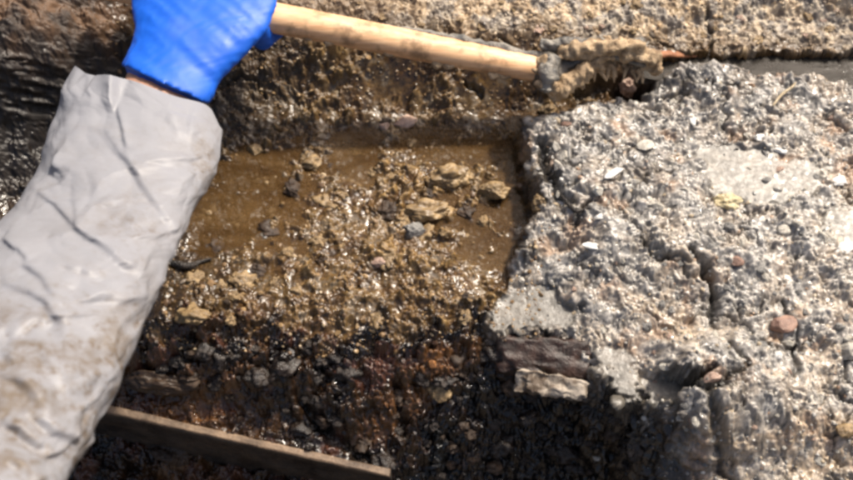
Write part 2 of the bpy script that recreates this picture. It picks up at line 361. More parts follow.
    rust = np.clip(np.exp(-((wu - 425 - (vv - 380) * -.9) / 26) ** 2) * sstep(335, 360, vv) * sstep(455, 420, vv) + .30 * sstep(400, 300, uu) * sstep(420, 330, vv) * n1 + .7 * np.exp(-((uu - 190) / 60) ** 2 - ((vv - 400) / 28) ** 2) + .5*np.exp(-((uu - 190) / 60) ** 2 - ((vv - 460) / 28) ** 2), 0, 1)
    cf = mx(cf, C(.20, .090, .032), np.clip(rust * 1.3, 0, 1) * (.45 + .5 * n2)); cf = mx(cf, C(.11, .045, .028), .7 * sstep(.1, .6, fbm(x, y, 24, 191, 3)) * sstep(440, 400, uu))
    cf = mx(cf, C(.010, .009, .009), sstep(430, 520, wu) * sstep(345, 375, wv) * .85)
    # bank
    cb = mx(C(.40, .29, .175) * np.ones(x.shape + (1,)), C(.19, .18, .165), np.clip(sstep(.35, .7, n1) + .6 * sstep(690, 760, wu) * sstep(8, 25, wv), 0, 1) * .85)
    cb = mx(cb, C(.52, .43, .31), sstep(.55, .85, n2) * .55)
    cb = mx(cb, C(.09, .065, .045), sstep(.35, .1, n2) * .5)
    cb = mx(cb, C(.13, .088, .050), sstep(520, 300, wu) * .85)
    cld = mx(C(.018, .013, .010) * np.ones(x.shape + (1,)), C(.13, .070, .034), sstep(85, 5, wv) * (.15 + .85 * n1))  # shade on the left wall painted into its mud, browner near the top
    cp = mx(cp, C(.045, .028, .013), .8 * sstep(330, 190, wu + .35 * (wv - 200)))  # left of the pit darkened in colour for the shade lying there
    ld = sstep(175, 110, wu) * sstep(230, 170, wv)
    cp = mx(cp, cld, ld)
    fr = np.maximum(front, 0)
    cf = cf * (.72 - .25 * sstep(360, 420, vv) * sstep(300, 420, uu))[..., None]; cp = cp * .80
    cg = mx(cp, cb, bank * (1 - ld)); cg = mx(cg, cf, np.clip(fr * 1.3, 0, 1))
    cg = mx(cg, C(.11, .10, .09), np.clip(band, 0, 1))
    sh = np.exp(-((uu - 530) / 26) ** 2 - ((vv - 230) / 90) ** 2) * .65  # shadow beside the mound, painted into the pit colour
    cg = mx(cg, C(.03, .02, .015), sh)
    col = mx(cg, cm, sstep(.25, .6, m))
    strk = fbm(x * .35 + .01 * big, y + .02 * vn(x, y, 9, 7), 95, 122, 3); col = mx(col, mx(C(.125, .115, .095) * np.ones(x.shape + (1,)), C(.21, .19, .155), sstep(-.1, .6, strk)) * (1 - .42 * sstep(680, 620, uu))[..., None], pool * .85)
    col = mx(col, C(.02, .017, .014), cr * .75)  # cracks and hollows painted dark, their shade put into the colour
    wet = .52 + .35 * n3 + .18 * m
    wet = wet - .15 * bank + .08 * pit + .3 * fr
    # far ground outside the dig
    col = mx(C(.17, .13, .085) * np.ones(x.shape + (1,)), col, fade)
    wet = np.clip(wet + (m > .5) * (.15 * silt) + .4 * low * pit - .6 * left_dark - .35 * sstep(160, 110, vv) * (1 - m), 0, 1); wet = wet * (1 - .45 * pool)
    col = col * (1 - .25 * (low * pit * (1 - m))[..., None])
    return zz, np.clip(col, .004, .8), np.clip(wet, 0, 1), m, sm, sb, cl

# grid: fine over what the camera sees, widening outside
ny, nx = 800, 1140
yin = np.linspace(-.36, .44, ny); g = .0012 * 1.32 ** np.arange(1, 34); ge = np.cumsum(g)
Y = np.concatenate([yin[0] - ge[::-1], yin, yin[-1] + ge])
sx = np.linspace(-1, 1, nx)
ii = np.arange(nx + 2 * len(ge))
YY = np.repeat(Y[:, None], len(ii), 1)
hw = (.545 + .235 * np.clip(Y, -.36, .44))[:, None]
XX = np.concatenate([-hw - ge[::-1][None], sx[None] * hw, hw + ge[None]], 1)
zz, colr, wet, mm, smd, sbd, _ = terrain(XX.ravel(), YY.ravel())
R_, C_ = XX.shape
Zg = terrain(XX.ravel(), YY.ravel(), False).reshape(XX.shape); gy = np.gradient(Zg, axis=0) / np.gradient(YY, axis=0); gx = np.gradient(Zg, axis=1) / np.gradient(XX, axis=1)
for _ in range(3):
    gx = (gx + np.roll(gx, 1, 0) + np.roll(gx, -1, 0) + np.roll(gx, 1, 1) + np.roll(gx, -1, 1)) / 5; gy = (gy + np.roll(gy, 1, 0) + np.roll(gy, -1, 0) + np.roll(gy, 1, 1) + np.roll(gy, -1, 1)) / 5
st_ = (sstep(1.0, 2.6, np.hypot(gx, gy)) * (np.abs(XX) < .62) * (YY > -.36) * (YY < .44)).ravel(); gl = np.sqrt(1 + gx ** 2 + gy ** 2).ravel()
nX, nY, nZ = -gx.ravel() / gl, -gy.ravel() / gl, 1 / gl
sa, sb_ = XX.ravel() + 1.3 * zz, YY.ravel() + .8 * zz
hh = st_ * (.0045 * fbm(sa, sb_, 70, 33, 3) + .7 * domes(sa, sb_, .010, 34, .6)[0] + .7 * domes(sa, sb_, .0055, 35, .6)[0])
V = np.stack([XX.ravel() + nX * hh, YY.ravel() + nY * hh, zz + nZ * hh], 1)
idx = np.arange(R_ * C_).reshape(R_, C_)
Q = np.stack([idx[:-1, :-1], idx[:-1, 1:], idx[1:, 1:], idx[1:, :-1]], -1).reshape(-1, 4)
reg = np.where(smd > -.010, 1, np.where(sbd > -.003, 2, 0)); fr_ = reg[Q[:, 0]]
for k, nm, mt in ((0, 'ground', M_MUD), (1, 'sediment_mound', M_GREY), (2, 'bank', M_MUD)):
    q = Q[fr_ == k]; u_, inv = np.unique(q, return_inverse=True)
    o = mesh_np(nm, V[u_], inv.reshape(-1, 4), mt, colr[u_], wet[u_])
    tag(o, {0: 'brown and black wet mud floor and slopes of the dig', 1: 'raised mound of wet grey gritty sediment beside the brown pit', 2: 'mud caked bank with a sharp lower lip above the water'}[k], kind='structure')

def hz(x, y): return float(terrain(np.array([x]), np.array([y]))[0][0])
def ground_at(u, v, z0=0.0):
    "walk down the view ray until it meets the ground"
    d = at(u, v, 0) - CAM; d /= np.linalg.norm(d)
    ts = np.arange(.75, 1.6, .002); P = CAM[None] + ts[:, None] * d[None]
    z = terrain(P[:, 0], P[:, 1])[0]; k = np.argmax(P[:, 2] < z); return P[k]

# ------------------------------------------------------------------ water
def sheet(name, P, z, mat, label, n=1, amp=.0):
    me = bpy.data.meshes.new(name); bm = bmesh.new()
    f = bm.faces.new([bm.verts.new((p[0], p[1], 0)) for p in P]); bmesh.ops.triangulate(bm, faces=[f]); bmesh.ops.recalc_face_normals(bm, faces=bm.faces)
    if bm.faces[:][0].normal.z < 0: bmesh.ops.reverse_faces(bm, faces=bm.faces[:])
    bm.to_mesh(me); bm.free(); me.materials.append(mat); o = bpy.data.objects.new(name, me); COL.objects.link(o); o.location = (0, 0, z)
    return tag(o, label, kind='structure')
W_BROWN = make_water('murky_brown_water', (.070, .038, .014), (.13, .076, .030), .62, .06)
W_GREY = make_water('murky_grey_water', (.15, .135, .11), (.25, .225, .18), .86, .07, 22)
W_BACK = make_water('shaded_grey_water', (.030, .027, .023), (.055, .050, .043), .93, .08, 20)  # the bank lip's shadow is painted into this dark water colour
sheet('water', wpoly([(100,120,0),(200,105,0),(330,95,0),(450,98,0),(540,108,0),(600,140,0),(590,270,0),(520,305,0),(440,318,0),(300,310,0),(180,318,0),(60,320,0),(-60,300,0),(-60,180,0)]), -.0040, W_BROWN, 'murky brown water lying over the floor of the pit')
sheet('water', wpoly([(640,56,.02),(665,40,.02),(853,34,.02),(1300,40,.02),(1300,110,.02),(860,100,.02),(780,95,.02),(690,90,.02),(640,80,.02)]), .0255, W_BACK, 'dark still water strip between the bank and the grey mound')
# ------------------------------------------------------------------ loose grains, joined
def ico(sub=0):
    bm = bmesh.new(); bmesh.ops.create_icosphere(bm, subdivisions=sub + 1, radius=1)
    v = np.array([w.co[:] for w in bm.verts]); f = np.array([[w.index for w in q.verts] for q in bm.faces]); bm.free(); return v, f
def grains(name, label, U, Vp, size, colf, mat, wetv, zf=None, sink=.62):
    n = len(U); P = np.array([at(u, v, .0) for u, v in zip(U, Vp)])
    if zf is not None:
        P = np.array([at(u, v, z) for u, v, z in zip(U, Vp, zf)])
    z, c, w, m, *_ = terrain(P[:, 0], P[:, 1])
    iv, if_ = ico(0); k = len(iv)
    A = rng.normal(size=(n, 3, 3)); Qm, _ = np.linalg.qr(A); sc = rng.uniform(.5, 1.15, (n, 3)) * size[:, None]
    T = (iv[None] * rng.uniform(.75, 1.2, (n, k, 1)) * sc[:, None]) @ Qm
    T[..., 2] *= .75; T += np.stack([P[:, 0], P[:, 1], z + size * (.5 - sink)], 1)[:, None]
    F = (if_[None] + (np.arange(n) * k)[:, None, None]).reshape(-1, 3)
    cc = np.repeat(colf(c, n), k, 0); o = mesh_np(name, T.reshape(-1, 3), F, mat, cc, np.full(n * k, wetv), smooth=False)
    return tag(o, label, kind='stuff')
def inpoly_px(U, Vp, P):
    return sdpoly(np.asarray(U, float), np.asarray(Vp, float), np.array(P, float)) > 0
MPX = [(530,125),(600,100),(655,95),(672,70),(740,62),(800,78),(900,84),(900,500),(700,500),(650,440),(600,385),(585,345),(520,300),(520,255),(545,205)]
U = rng.uniform(500, 900, 3500); Vp = rng.uniform(60, 500, 3500); k = inpoly_px(U, Vp, MPX)
for P, zw in POOLS: k &= ~(inpoly_px(U, Vp, P) & (rng.random(len(U)) < .93))
U, Vp = U[k], Vp[k]
pal = np.array([(.16,.155,.145),(.26,.25,.23),(.48,.45,.39),(.36,.29,.20),(.08,.075,.07),(.30,.20,.13),(.62,.60,.55)])
grains('grit', 'loose grit scattered over the grey mound', U, Vp, rng.gamma(3, .00042, len(U)) + .0006,
       lambda c, n: pal[rng.choice(7, n, p=[.22,.30,.12,.16,.08,.07,.05])] * rng.uniform(.8, 1.2, (n, 1)), M_GREY, .62, np.clip(.05 - (Vp - 150) * .00018, -.02, .06))
U = rng.uniform(130, 540, 4000); Vp = rng.uniform(60, 350, 4000)
pal2 = np.array([(.20,.12,.05),(.32,.21,.10),(.12,.07,.035),(.40,.30,.18),(.24,.20,.16)])
keep = rng.random(4000) < .35 + .65 * (fbm(U / 900, Vp / 900, 17, 81, 3) > 0); U, Vp = U[keep], Vp[keep]
grains('mud_crumbs', 'brown crumbs of mud strewn over the pit floor', U, Vp, rng.gamma(3, .00045, len(U)) + .0006,
       lambda c, n: .8 * pal2[rng.choice(5, n, p=[.34,.28,.2,.1,.08])] * rng.uniform(.75, 1.2, (n, 1)), M_MUD, .45)
U = rng.uniform(70, 660, 900); Vp = rng.uniform(345, 500, 900); k = ~inpoly_px(U, Vp, MPX); U, Vp = U[k], Vp[k]
grains('mud_crumbs', 'dark crumbs of mud strewn over the front slope', U, Vp, rng.gamma(3, .0006, len(U)) + .0008,
       lambda c, n: c * rng.uniform(.6, 1.7, (n, 1)), M_MUD, .7, -.02 - (Vp - 345) * .0007)
U = rng.uniform(230, 900, 2500); Vp = rng.uniform(-20, 45, 2500)
grains('mud_crumbs', 'pale crumbs of dirt strewn over the bank', U, Vp, rng.gamma(3, .00045, len(U)) + .0007,
       lambda c, n: c * rng.uniform(.6, 1.7, (n, 1)), M_MUD, .4, np.full(2500, .08))

# ------------------------------------------------------------------ stones, clods, flakes
def lump_mesh(name, seed, sub, sq, rough, ang, mat):
    v, f = ico(sub); V3 = []
    rr = random.Random(seed); planes = [(Vector((rr.gauss(0, 1), rr.gauss(0, 1), rr.gauss(0, 1))).normalized(), rr.uniform(.55, .85)) for _ in range(int(ang))]
    for p in v:
        p = Vector(p); o = Vector((seed * 3.1, seed * 1.7, 0))
        q = p * (1 + rough * mn.fractal(p * 1.3 + o, 1, 2, 3))
        for n_, d in planes:
            e = q.dot(n_) - d
            if e > 0: q -= n_ * e
        q += p * rough * .22 * mn.noise(p * 6 + o)
        V3.append((q.x * sq[0], q.y * sq[1], q.z * sq[2]))
    me_o = mesh_np(name, V3, f, mat, smooth=True); me = me_o.data; bpy.data.objects.remove(me_o); return me
def stone_mat(name, a, b, r=(.2, .5), sc=1.6): return make_plain(name, a, b, sc, r, .0012)
S_PALE = stone_mat('pale_stone', (.30,.27,.22), (.58,.55,.48)); S_GREY = stone_mat('grey_stone', (.10,.098,.092), (.27,.26,.24))
S_OCH = stone_mat('ochre_clod', (.12,.078,.036), (.36,.25,.125), (.18,.5)); S_BLK = stone_mat('black_clod', (.006,.0045,.004), (.026,.016,.010), (.12,.5))
S_RED = stone_mat('red_stone', (.16,.09,.065), (.34,.21,.155)); S_WHITE = stone_mat('white_flake', (.60,.58,.53), (.85,.84,.80), (.2,.4))
S_PINK = stone_mat('pink_stone', (.30,.19,.14), (.50,.36,.28)); S_YEL = stone_mat('yellow_clod', (.38,.30,.15), (.62,.54,.34)); S_BRN = stone_mat('brown_clod', (.020,.012,.007), (.060,.034,.017), (.3,.7))
def put(name, me, u, v, px, rz=0, tilt=(0, 0), sink=.3, scale=(1, 1, 1)):
    p = ground_at(u, v); s = px * 1.17 / FPX / 2 * 1.0
    o = bpy.data.objects.new(name, me); COL.objects.link(o); o.scale = (s * scale[0], s * scale[1], s * scale[2])
    o.location = (p[0], p[1], p[2] + s * scale[2] * (.5 - sink)); o.rotation_euler = (tilt[0], tilt[1], rz); return o
def one(name, cat, label, mat, u, v, px, sq=(1, .75, .55), rough=.28, ang=5, rz=0, tilt=(0, 0), sink=.3, sub=3):
    me = lump_mesh(name, int(u * 3 + v), sub, sq, rough, ang, mat)
    return tag(put(name, me, u, v, px, rz, tilt, sink), label, cat)
one('stone', 'stone', 'pale pinkish stone lying in the pit below the tool handle', S_PINK, 405, 124, 28, (1,.6,.55), .25, 7, .2)
one('stone', 'stone', 'pale pink lump beside the stone in the pit, half sunk in mud', S_PINK, 385, 128, 14)
one('stone', 'stone', 'reddish stone sitting in a small hole at the mound corner', S_RED, 566, 124, 11, (1,.6,.5), .2, 4, .1, (0,0), .6)
one('stone', 'stone', 'reddish rounded stone on the mound slope near the far side', S_RED, 783, 326, 26, (1,.7,.5), .2, 5, .2)
one('stone', 'stone', 'rust stained stone beside the dark gully on the mound', S_RED, 736, 262, 14)
one('stone', 'pebble', 'upright pale oval pebble at the foot of the mound', S_PALE, 695, 422, 13, (.6,1,.6), .12, 2)
one('stone', 'pebble', 'round white pebble on the slope of the mound', S_WHITE, 777, 356, 10, (1,.8,.7), .15, 2)
one('stone', 'stone', 'pale tan stone wedged at the head of the gully', S_PINK, 712, 378, 16, (1,.6,.6), .3, 5, .3)
one('stone', 'stone', 'large pale stone at the photo edge low on the mound', S_PALE, 848, 352, 26)
one('stone', 'stone', 'rounded tan stone at the photo edge beside the lower gully', S_OCH, 846, 432, 20)
one('stone', 'stone', 'pale angular stone under the yellow clod on the mound top', S_PALE, 782, 232, 18)
one('flake', 'shell flake', 'long white flake lying slantwise on the mound top', S_WHITE, 614, 175, 27, (1,.28,.10), .3, 7, .62, (0,0), .2)
one('flake', 'shell flake', 'short white flake on the mound face above the front puddle', S_WHITE, 592, 248, 21, (1,.42,.14), .3, 7, -.12, (0,0), .2)
one('flake', 'shell flake', 'pale upright wedge shaped flake near the top edge of the mound', S_WHITE, 692, 121, 17, (.38,1,.2), .1, 4, .05, (0,0), .2)
one('flake', 'shell flake', 'white angular flake just above the streaked puddle', S_WHITE, 761, 139, 17, (1,.6,.25), .4, 8, .1)
one('flake', 'shell flake', 'white flake at the upper rim of the streaked puddle', S_WHITE, 780, 151, 15, (1,.6,.22), .4, 8, -.1)
one('flake', 'shell flake', 'broad pale flake on the mound a little below the tool head', S_PALE, 645, 147, 19, (1,.8,.25), .15, 5, .5)
one('flake', 'shell flake', 'white flake low on the mound left of the small puddle', S_WHITE, 600, 218, 12, (1,.6,.25), .4, 8, .4)
one('flake', 'shell flake', 'white flake at the wet edge of the left mound corner', S_WHITE, 561, 203, 15, (1,.6,.22), .4, 8, .5)
one('flake', 'shell flake', 'large white flake below the streaked puddle near the photo edge', S_WHITE, 842, 248, 24, (1,.6,.22), .4, 8, .1)
one('flake', 'shell flake', 'pair sized white flake above the puddle at the photo edge', S_WHITE, 838, 182, 18, (1,.6,.22), .4, 8, .1)
one('clod', 'clod', 'yellowish crumbly clod at the edge of the streaked puddle', S_YEL, 726, 203, 28, (1,.6,.5), .4, 0, .1, (0,0), .35, 4)
one('clod', 'clod', 'orange tan clod caught at the foot of the mound side', S_OCH, 541, 206, 22, (.8,.9,.9), .4, 0, 0, (0,0), .3, 4)
one('clod', 'clod', 'orange clod at the mound corner close to the tool head', S_OCH, 548, 112, 18, (1,.8,.8), .4, 0, 0, (0,0), .3, 4)
one('clod', 'clod', 'pinkish clod standing under the arch of the tool head', S_PINK, 627, 90, 24, (.8,.7,1), .35, 3, 0, (0,0), .2, 4)
one('clod', 'clod', 'orange brown clod beside the sleeve in the pit', S_OCH, 256, 152, 20, (1,.8,.6), .35, 2, 0, (0,0), .3, 4)
one('clod', 'clod', 'tan clod with a flat top under the handle shadow', S_OCH, 494, 192, 30, (1,.7,.5), .35, 2, 0, (0,0), .4, 4)
one('clod', 'clod', 'largest ochre clod in the middle of the pit', S_OCH, 450, 178, 44, (1,.65,.5), .45, 1, .2, (0,0), .45, 4)
one('clod', 'clod', 'long ochre clod below the largest one in the pit', S_OCH, 430, 212, 48, (1,.5,.4), .45, 1, .1, (0,0), .45, 4)
one('clod', 'clod', 'dark grey wet clod lodged among the ochre clods', S_GREY, 412, 232, 26, (1,.7,.6), .4, 4, .1, (0,0), .4, 4)
one('clod', 'clod', 'pinkish clod among the low clods of the pit', S_PINK, 380, 262, 18, (1,.6,.5), .35, 2)
one('clod', 'clod', 'grey speckled clod beside the sleeve half under water', S_GREY, 268, 236, 26, (1,.6,.4), .4, 3, .3, (0,0), .5, 4)
one('clod', 'clod', 'orange brown clod on the ridge between the black slopes', S_OCH, 440, 392, 24, (.8,1,.6), .4, 1, 0, (0,0), .35, 4)
one('clod', 'clod', 'long rusty clod lying just above the board', S_BRN, 160, 384, 60, (1,.35,.4), .4, 0, -.1, (0,0), .4, 4)
one('clod', 'clod', 'rusty clod in the corner below the board', S_BRN, 172, 452, 46, (1,.6,.5), .4, 0, -.3, (0,0), .4, 4)
one('stone', 'stone', 'small pale pebble caught on the black front slope', S_PALE, 596, 458, 9)
one('stone', 'stone', 'small pale stone stuck against the front of the board', S_GREY, 153, 440, 11)
LANDMARKS = [('the tool handle', 400, 48), ('the tool head', 600, 60), ('the streaked puddle', 765, 175), ('the long white flake', 614, 175), ('the front corner puddle', 530, 308),
 ('the yellowish clod', 726, 203), ('the small lower puddle', 620, 376), ('the dark gully', 712, 440), ('the pale twig', 782, 97), ('the largest ochre clod', 450, 178), ('the pale pinkish stone', 405, 124),
 ('the dark grey clod', 412, 232), ('the grey speckled clod', 268, 236), ('the sleeve edge', 195, 210), ('the sleeve elbow', 125, 365), ('the pale slab', 553, 383), ('the red block', 540, 350), ('the board', 240, 436),
 ('the reddish rounded stone', 783, 326), ('the short white flake', 592, 248), ('the puddle at the photo edge', 848, 222), ('the blue glove', 240, 40), ('the bank crack', 715, 20), ('the shiny black root', 192, 265), ('the mound face', 522, 170)]
MATW = {'pale_stone': 'pale', 'grey_stone': 'grey', 'ochre_clod': 'ochre', 'black_clod': 'black', 'white_flake': 'white', 'pink_stone': 'pinkish', 'brown_clod': 'brown'}
def place_label(cat, base, mat, u, v, px):
    for nm, a, b in sorted(LANDMARKS, key=lambda q: math.hypot(u - q[1], v - q[2])):
        t = label_text(cat, mat, u, v, px, nm, a, b)
        if t not in USED: break
    USED.add(t); return t
USED = set()
def label_text(cat, mat, u, v, px, nm, a, b):
    dx, dy = u - a, v - b
    d = math.hypot(dx, dy); far = 'close' if d < 28 else ('a little way' if d < 60 else 'further')
    side = ('right of' if dx > 0 else 'left of') if abs(dx) > abs(dy) else ('below' if dy > 0 else 'above')
    size = 'tiny' if px < 11 else ('small' if px < 15 else ('middling' if px < 20 else 'big'))
    surf = {'clod': 'mud clod', 'stone': 'gravel stone'}[cat]
    return '%s %s %s %s %s %s' % (size, MATW[mat], surf, far, side, nm)
# look-alikes
def scatter(name, cat, label, group, mats, n, px, poly, sqs, rough, ang, sink=.35, sub=2, seed=0):
    rr = random.Random(seed); ms = [lump_mesh(name, 40 + i + seed, sub, sqs, rough, ang, mats[i % len(mats)]) for i in range(6)]
    P = np.array(poly, float); got = 0; pts = []
    while got < n:
        u = rr.uniform(P[:, 0].min(), P[:, 0].max()); v = rr.uniform(P[:, 1].min(), P[:, 1].max())
        if not inpoly_px([u], [v], poly)[0] or any(math.hypot(u - a, v - b) < px[0] * 1.2 for a, b in pts): continue
        pts.append((u, v)); got += 1
        o = put(name, rr.choice(ms), u, v, px[0] + (px[1] - px[0]) * rr.random() ** 2.2, rr.uniform(0, 6.3), (rr.uniform(-.3, .3), rr.uniform(-.3, .3)), sink)
        tag(o, place_label(cat, label, o.data.materials[0].name, u, v, o.scale[0] * FPX * 2 / 1.17), cat, group)
scatter('stone', 'stone', 'grey gravel stone half sunk in the grey mound', 'grey gravel stones in the mound', [S_GREY, S_PALE, S_GREY], 90, (7, 16), [(545,150),(600,108),(680,100),(850,95),(850,470),(730,470),(640,400),(600,340),(560,270)], (1,.75,.5), .34, 7, .6, 3, 1)
scatter('stone', 'stone', 'white or pale glinting gravel stone in the grey mound', 'pale gravel stones in the mound', [S_PALE, S_PALE, S_PINK], 46, (6, 12), [(545,150),(600,108),(680,100),(850,95),(850,470),(730,470),(640,400),(600,340),(560,270)], (1,.7,.45), .34, 7, .5, 3, 2)
scatter('clod', 'clod', 'ochre mud clod on the pit floor', 'ochre clods on the pit floor', [S_OCH, S_OCH, S_BRN], 62, (8, 30), [(230,120),(380,110),(480,165),(510,230),(495,320),(300,325),(190,320),(200,200)], (1,.75,.40), .65, 0, .66, 3, 3)
scatter('clod', 'clod', 'black wet mud clod on the front slope', 'black clods on the front slope', [S_BLK, S_BLK, S_BRN], 70, (10, 30), [(200,345),(300,335),(400,370),(490,340),(600,400),(650,440),(640,480),(390,480),(340,440),(130,385)], (1,.8,.5), .6, 0, .55, 3, 4)
scatter('clod', 'clod', 'sandy clod stuck on the bank', 'sandy clods on the bank', [S_OCH, S_PINK, S_OCH], 30, (8, 16), [(290,2),(840,2),(840,38),(720,40),(560,34),(300,20)], (1,.7,.35), .6, 0, .6, 3, 5)

# ------------------------------------------------------------------ slab, red block, board, twigs
def loft(stations, nseg, closed_ends=True):
    "stations: centre, side vector, up vector (half axes). returns verts, quads(+caps as degenerate quads)"
    Vv = []; th = np.linspace(0, 2 * np.pi, nseg, endpoint=False)
    for c, a, b in stations: Vv.append(c[None] + np.cos(th)[:, None] * a[None] + np.sin(th)[:, None] * b[None])
    n = len(stations); Vv = np.concatenate(Vv); F = []
    i = np.arange(n - 1)[:, None] * nseg + np.arange(nseg)[None]; j = np.arange(n - 1)[:, None] * nseg + (np.arange(nseg)[None] + 1) % nseg
    F = np.stack([i, j, j + nseg, i + nseg], -1).reshape(-1, 4); return Vv, F
def block(name, c, ax, mat, parent=None, cuts=10, bev=.12, rough=.0015, chip=.003, seed=0, taper=None):
    "worn block: centre c, three half-axis vectors"
    bm = bmesh.new(); bmesh.ops.create_cube(bm, size=2)
    bmesh.ops.subdivide_edges(bm, edges=bm.edges, cuts=cuts, use_grid_fill=True)
    L = [np.linalg.norm(a) for a in ax]; un = [a / l for a, l in zip(ax, L)]
    for v in bm.verts:
        p = v.co.copy(); q = np.zeros(3)
        loc = [p[i] * L[i] for i in range(3)]
        r = bev * min(L)
        ed = sorted([L[i] - abs(loc[i]) for i in range(3)])[:2]; near = max(0, 1 - ed[1] / (r * 2.0)) if ed[0] < r else 0
        w = mn.fractal(Vector(loc) * 60 + Vector((seed, 0, 0)), 1, 2, 3)
        for i in range(3):
            s = 1 - near * (r / L[i]) * (.6 + .8 * abs(w)); q += un[i] * loc[i] * s
            q += un[i] * mn.noise(Vector(loc) * 130 + Vector((seed + i * 9, 3, 1))) * rough
        q -= (q / (np.linalg.norm(q) + 1e-9)) * max(0, w - .15) * chip
        if taper: q = taper(q, p)
        v.co = q
    me = bpy.data.meshes.new(name); bm.to_mesh(me); bm.free(); me.materials.append(mat)
    o = bpy.data.objects.new(name, me); COL.objects.link(o)
    if parent: o.parent = parent; me.transform(__import__('mathutils').Matrix.Translation(Vector(c) - parent.location))
    else: o.location = c
    for f in me.polygons: f.use_smooth = True
    return o
M_SLAB = make_plain('weathered_stone', (.10,.07,.045), (.36,.31,.25), 55, (.5,.8), .0015, lo=.42, hi=.58)
M_REDB = make_plain('dark_red_block', (.014,.009,.007), (.052,.026,.018), 60, (.25,.6), .0015)
a, b, c2 = at(519, 368, .012), at(588, 380, .010), at(524, 391, -.006)
ex = (b - a) / 2; c2 = c2 + np.array([0, -.012, .006]); nrm = np.cross(ex, c2 - a); nrm /= np.linalg.norm(nrm); ey = np.cross(nrm, ex); ey = ey / np.linalg.norm(ey) * .0115
if ey[2] > 0: ey = -ey
if nrm[2] < 0: nrm = -nrm
tag(block('stone_slab', (a + b) / 2 + ey * 1.0 - nrm * .010, (ex * 1.02, ey, nrm * .009), M_SLAB, cuts=18, chip=.016, rough=.004, seed=4), 'flat pale mottled stone slab set in the black front slope', 'stone')
a, b = at(496, 338, .002), at(592, 345, .0)
mid_ = (a + b) / 2; ex = (b - a) / 2
tag(block('stone_block', mid_ + np.array([0, -.012, -.026]), (ex, np.array([0, -.020, -.008]), np.array([0, -.006, .028])), M_REDB, cuts=16, chip=.014, rough=.003, seed=9), 'dark red crumbling block above the pale slab in the front slope', 'stone')
M_BOARD = make_plain('old_wet_board_shaded', (.014,.011,.009), (.07,.050,.034), 22, (.35,.75), .0015, (3, 3, 30) and (1, 1, 1))  # darker copy of the wood, the face's shade painted in
M_BOARDT = make_plain('lit_board_edge', (.07,.045,.027), (.24,.165,.105), 40, .6, .0012)  # paler copy of the wood, sunlight on the top edge painted in
bo = empty('board', (*((PL0 + PL1) / 2)[:2], PL0[2] - .15)); tag(bo, 'old wooden board standing on edge in the mud at the bottom', 'board')
dvec = (PL1 - PL0) / 2; nv = np.array([_pn[0], _pn[1], 0]); mid_ = (PL0 + PL1) / 2
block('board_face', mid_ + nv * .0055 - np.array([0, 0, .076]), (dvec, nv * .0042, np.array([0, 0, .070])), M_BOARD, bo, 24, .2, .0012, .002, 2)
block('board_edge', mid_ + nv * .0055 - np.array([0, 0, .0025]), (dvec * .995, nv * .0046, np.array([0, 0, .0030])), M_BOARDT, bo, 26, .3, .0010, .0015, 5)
def tube(name, pts, rad, mat, parent=None, nseg=10, rough=.15, sub=6, org=None, seed=0, flat=1.0, upv=None):
    P = [np.array(p, float) for p in pts]; S = []
    n = len(P); K = (n - 1) * sub + 1
    for i in range(K):
        t = i / sub; k = min(int(t), n - 2); f = t - k
        p0, p1, p2, p3 = P[max(k - 1, 0)], P[k], P[k + 1], P[min(k + 2, n - 1)]
        S.append(.5 * ((2 * p1) + (-p0 + p2) * f + (2 * p0 - 5 * p1 + 4 * p2 - p3) * f * f + (-p0 + 3 * p1 - 3 * p2 + p3) * f ** 3))
    R = np.interp(np.linspace(0, n - 1, K), np.arange(n), rad); st = []
    for i in range(K):
        d = S[min(i + 1, K - 1)] - S[max(i - 1, 0)]; d /= np.linalg.norm(d)
        up = np.array([0, 0, 1.]) if upv is None else upv
        a = np.cross(d, up); a /= np.linalg.norm(a); b = np.cross(a, d); st.append((S[i], a * R[i], b * R[i] * flat))
    st = [(S[0] - (S[1] - S[0]) / np.linalg.norm(S[1] - S[0]) * R[0] * .4, st[0][1] * .05, st[0][2] * .05)] + st + [(S[-1] + (S[-1] - S[-2]) / np.linalg.norm(S[-1] - S[-2]) * R[-1] * .4, st[-1][1] * .05, st[-1][2] * .05)]
    Vv, F = loft(st, nseg)
    if rough:
        cen = np.repeat(np.array([s[0] for s in st]), nseg, 0); d = Vv - cen
        nz = np.array([mn.fractal(Vector(v) * (90) + Vector((seed, 0, 0)), 1, 2, 4) for v in Vv]); Vv = cen + d * (1 + rough * nz[:, None])
    return mesh_np(name, Vv, F, mat, parent=parent, org=(parent.location if parent else Vv.mean(0)))
M_TWIG = make_plain('pale_twig', (.34,.26,.15), (.62,.52,.36), 200, .6); M_BTW = make_plain('black_root', (.006,.005,.004), (.03,.022,.016), 200, (.12,.35)); M_ORW = make_plain('orange_wood', (.20,.075,.03), (.46,.20,.09), 120, .6)
def gz(u, v, dz): p = ground_at(u, v); return p + np.array([0, 0, dz])
tag(tube('twig', [gz(772,108,.004), gz(779,100,.009), gz(789,93,.010), gz(794,86,.006)], [.0012,.0018,.0016,.0008], M_TWIG), 'thin pale twig lying on the back edge of the mound', 'twig')
tag(tube('root', [gz(172,264,.003), gz(188,268,.004), gz(200,264,.004), gz(212,260,.003)], [.0035,.0042,.0022,.001], M_BTW, rough=.4), 'short shiny black root lying in the pit beside the sleeve', 'root')
tag(tube('wood_splinter', [gz(655,58,.006), gz(668,58,.007), gz(682,58,.005), gz(696,57,.002)], [.006,.0055,.004,.002], M_ORW, rough=.4, flat=.6), 'orange brown wood splinter beyond the tip of the tool head', 'splinter')
tag(tube('root', [gz(560,196,.004), gz(575,214,.006), gz(590,208,.003)], [.0015,.002,.001], M_BTW, rough=.4), 'thin black root on the left face of the grey mound', 'root')

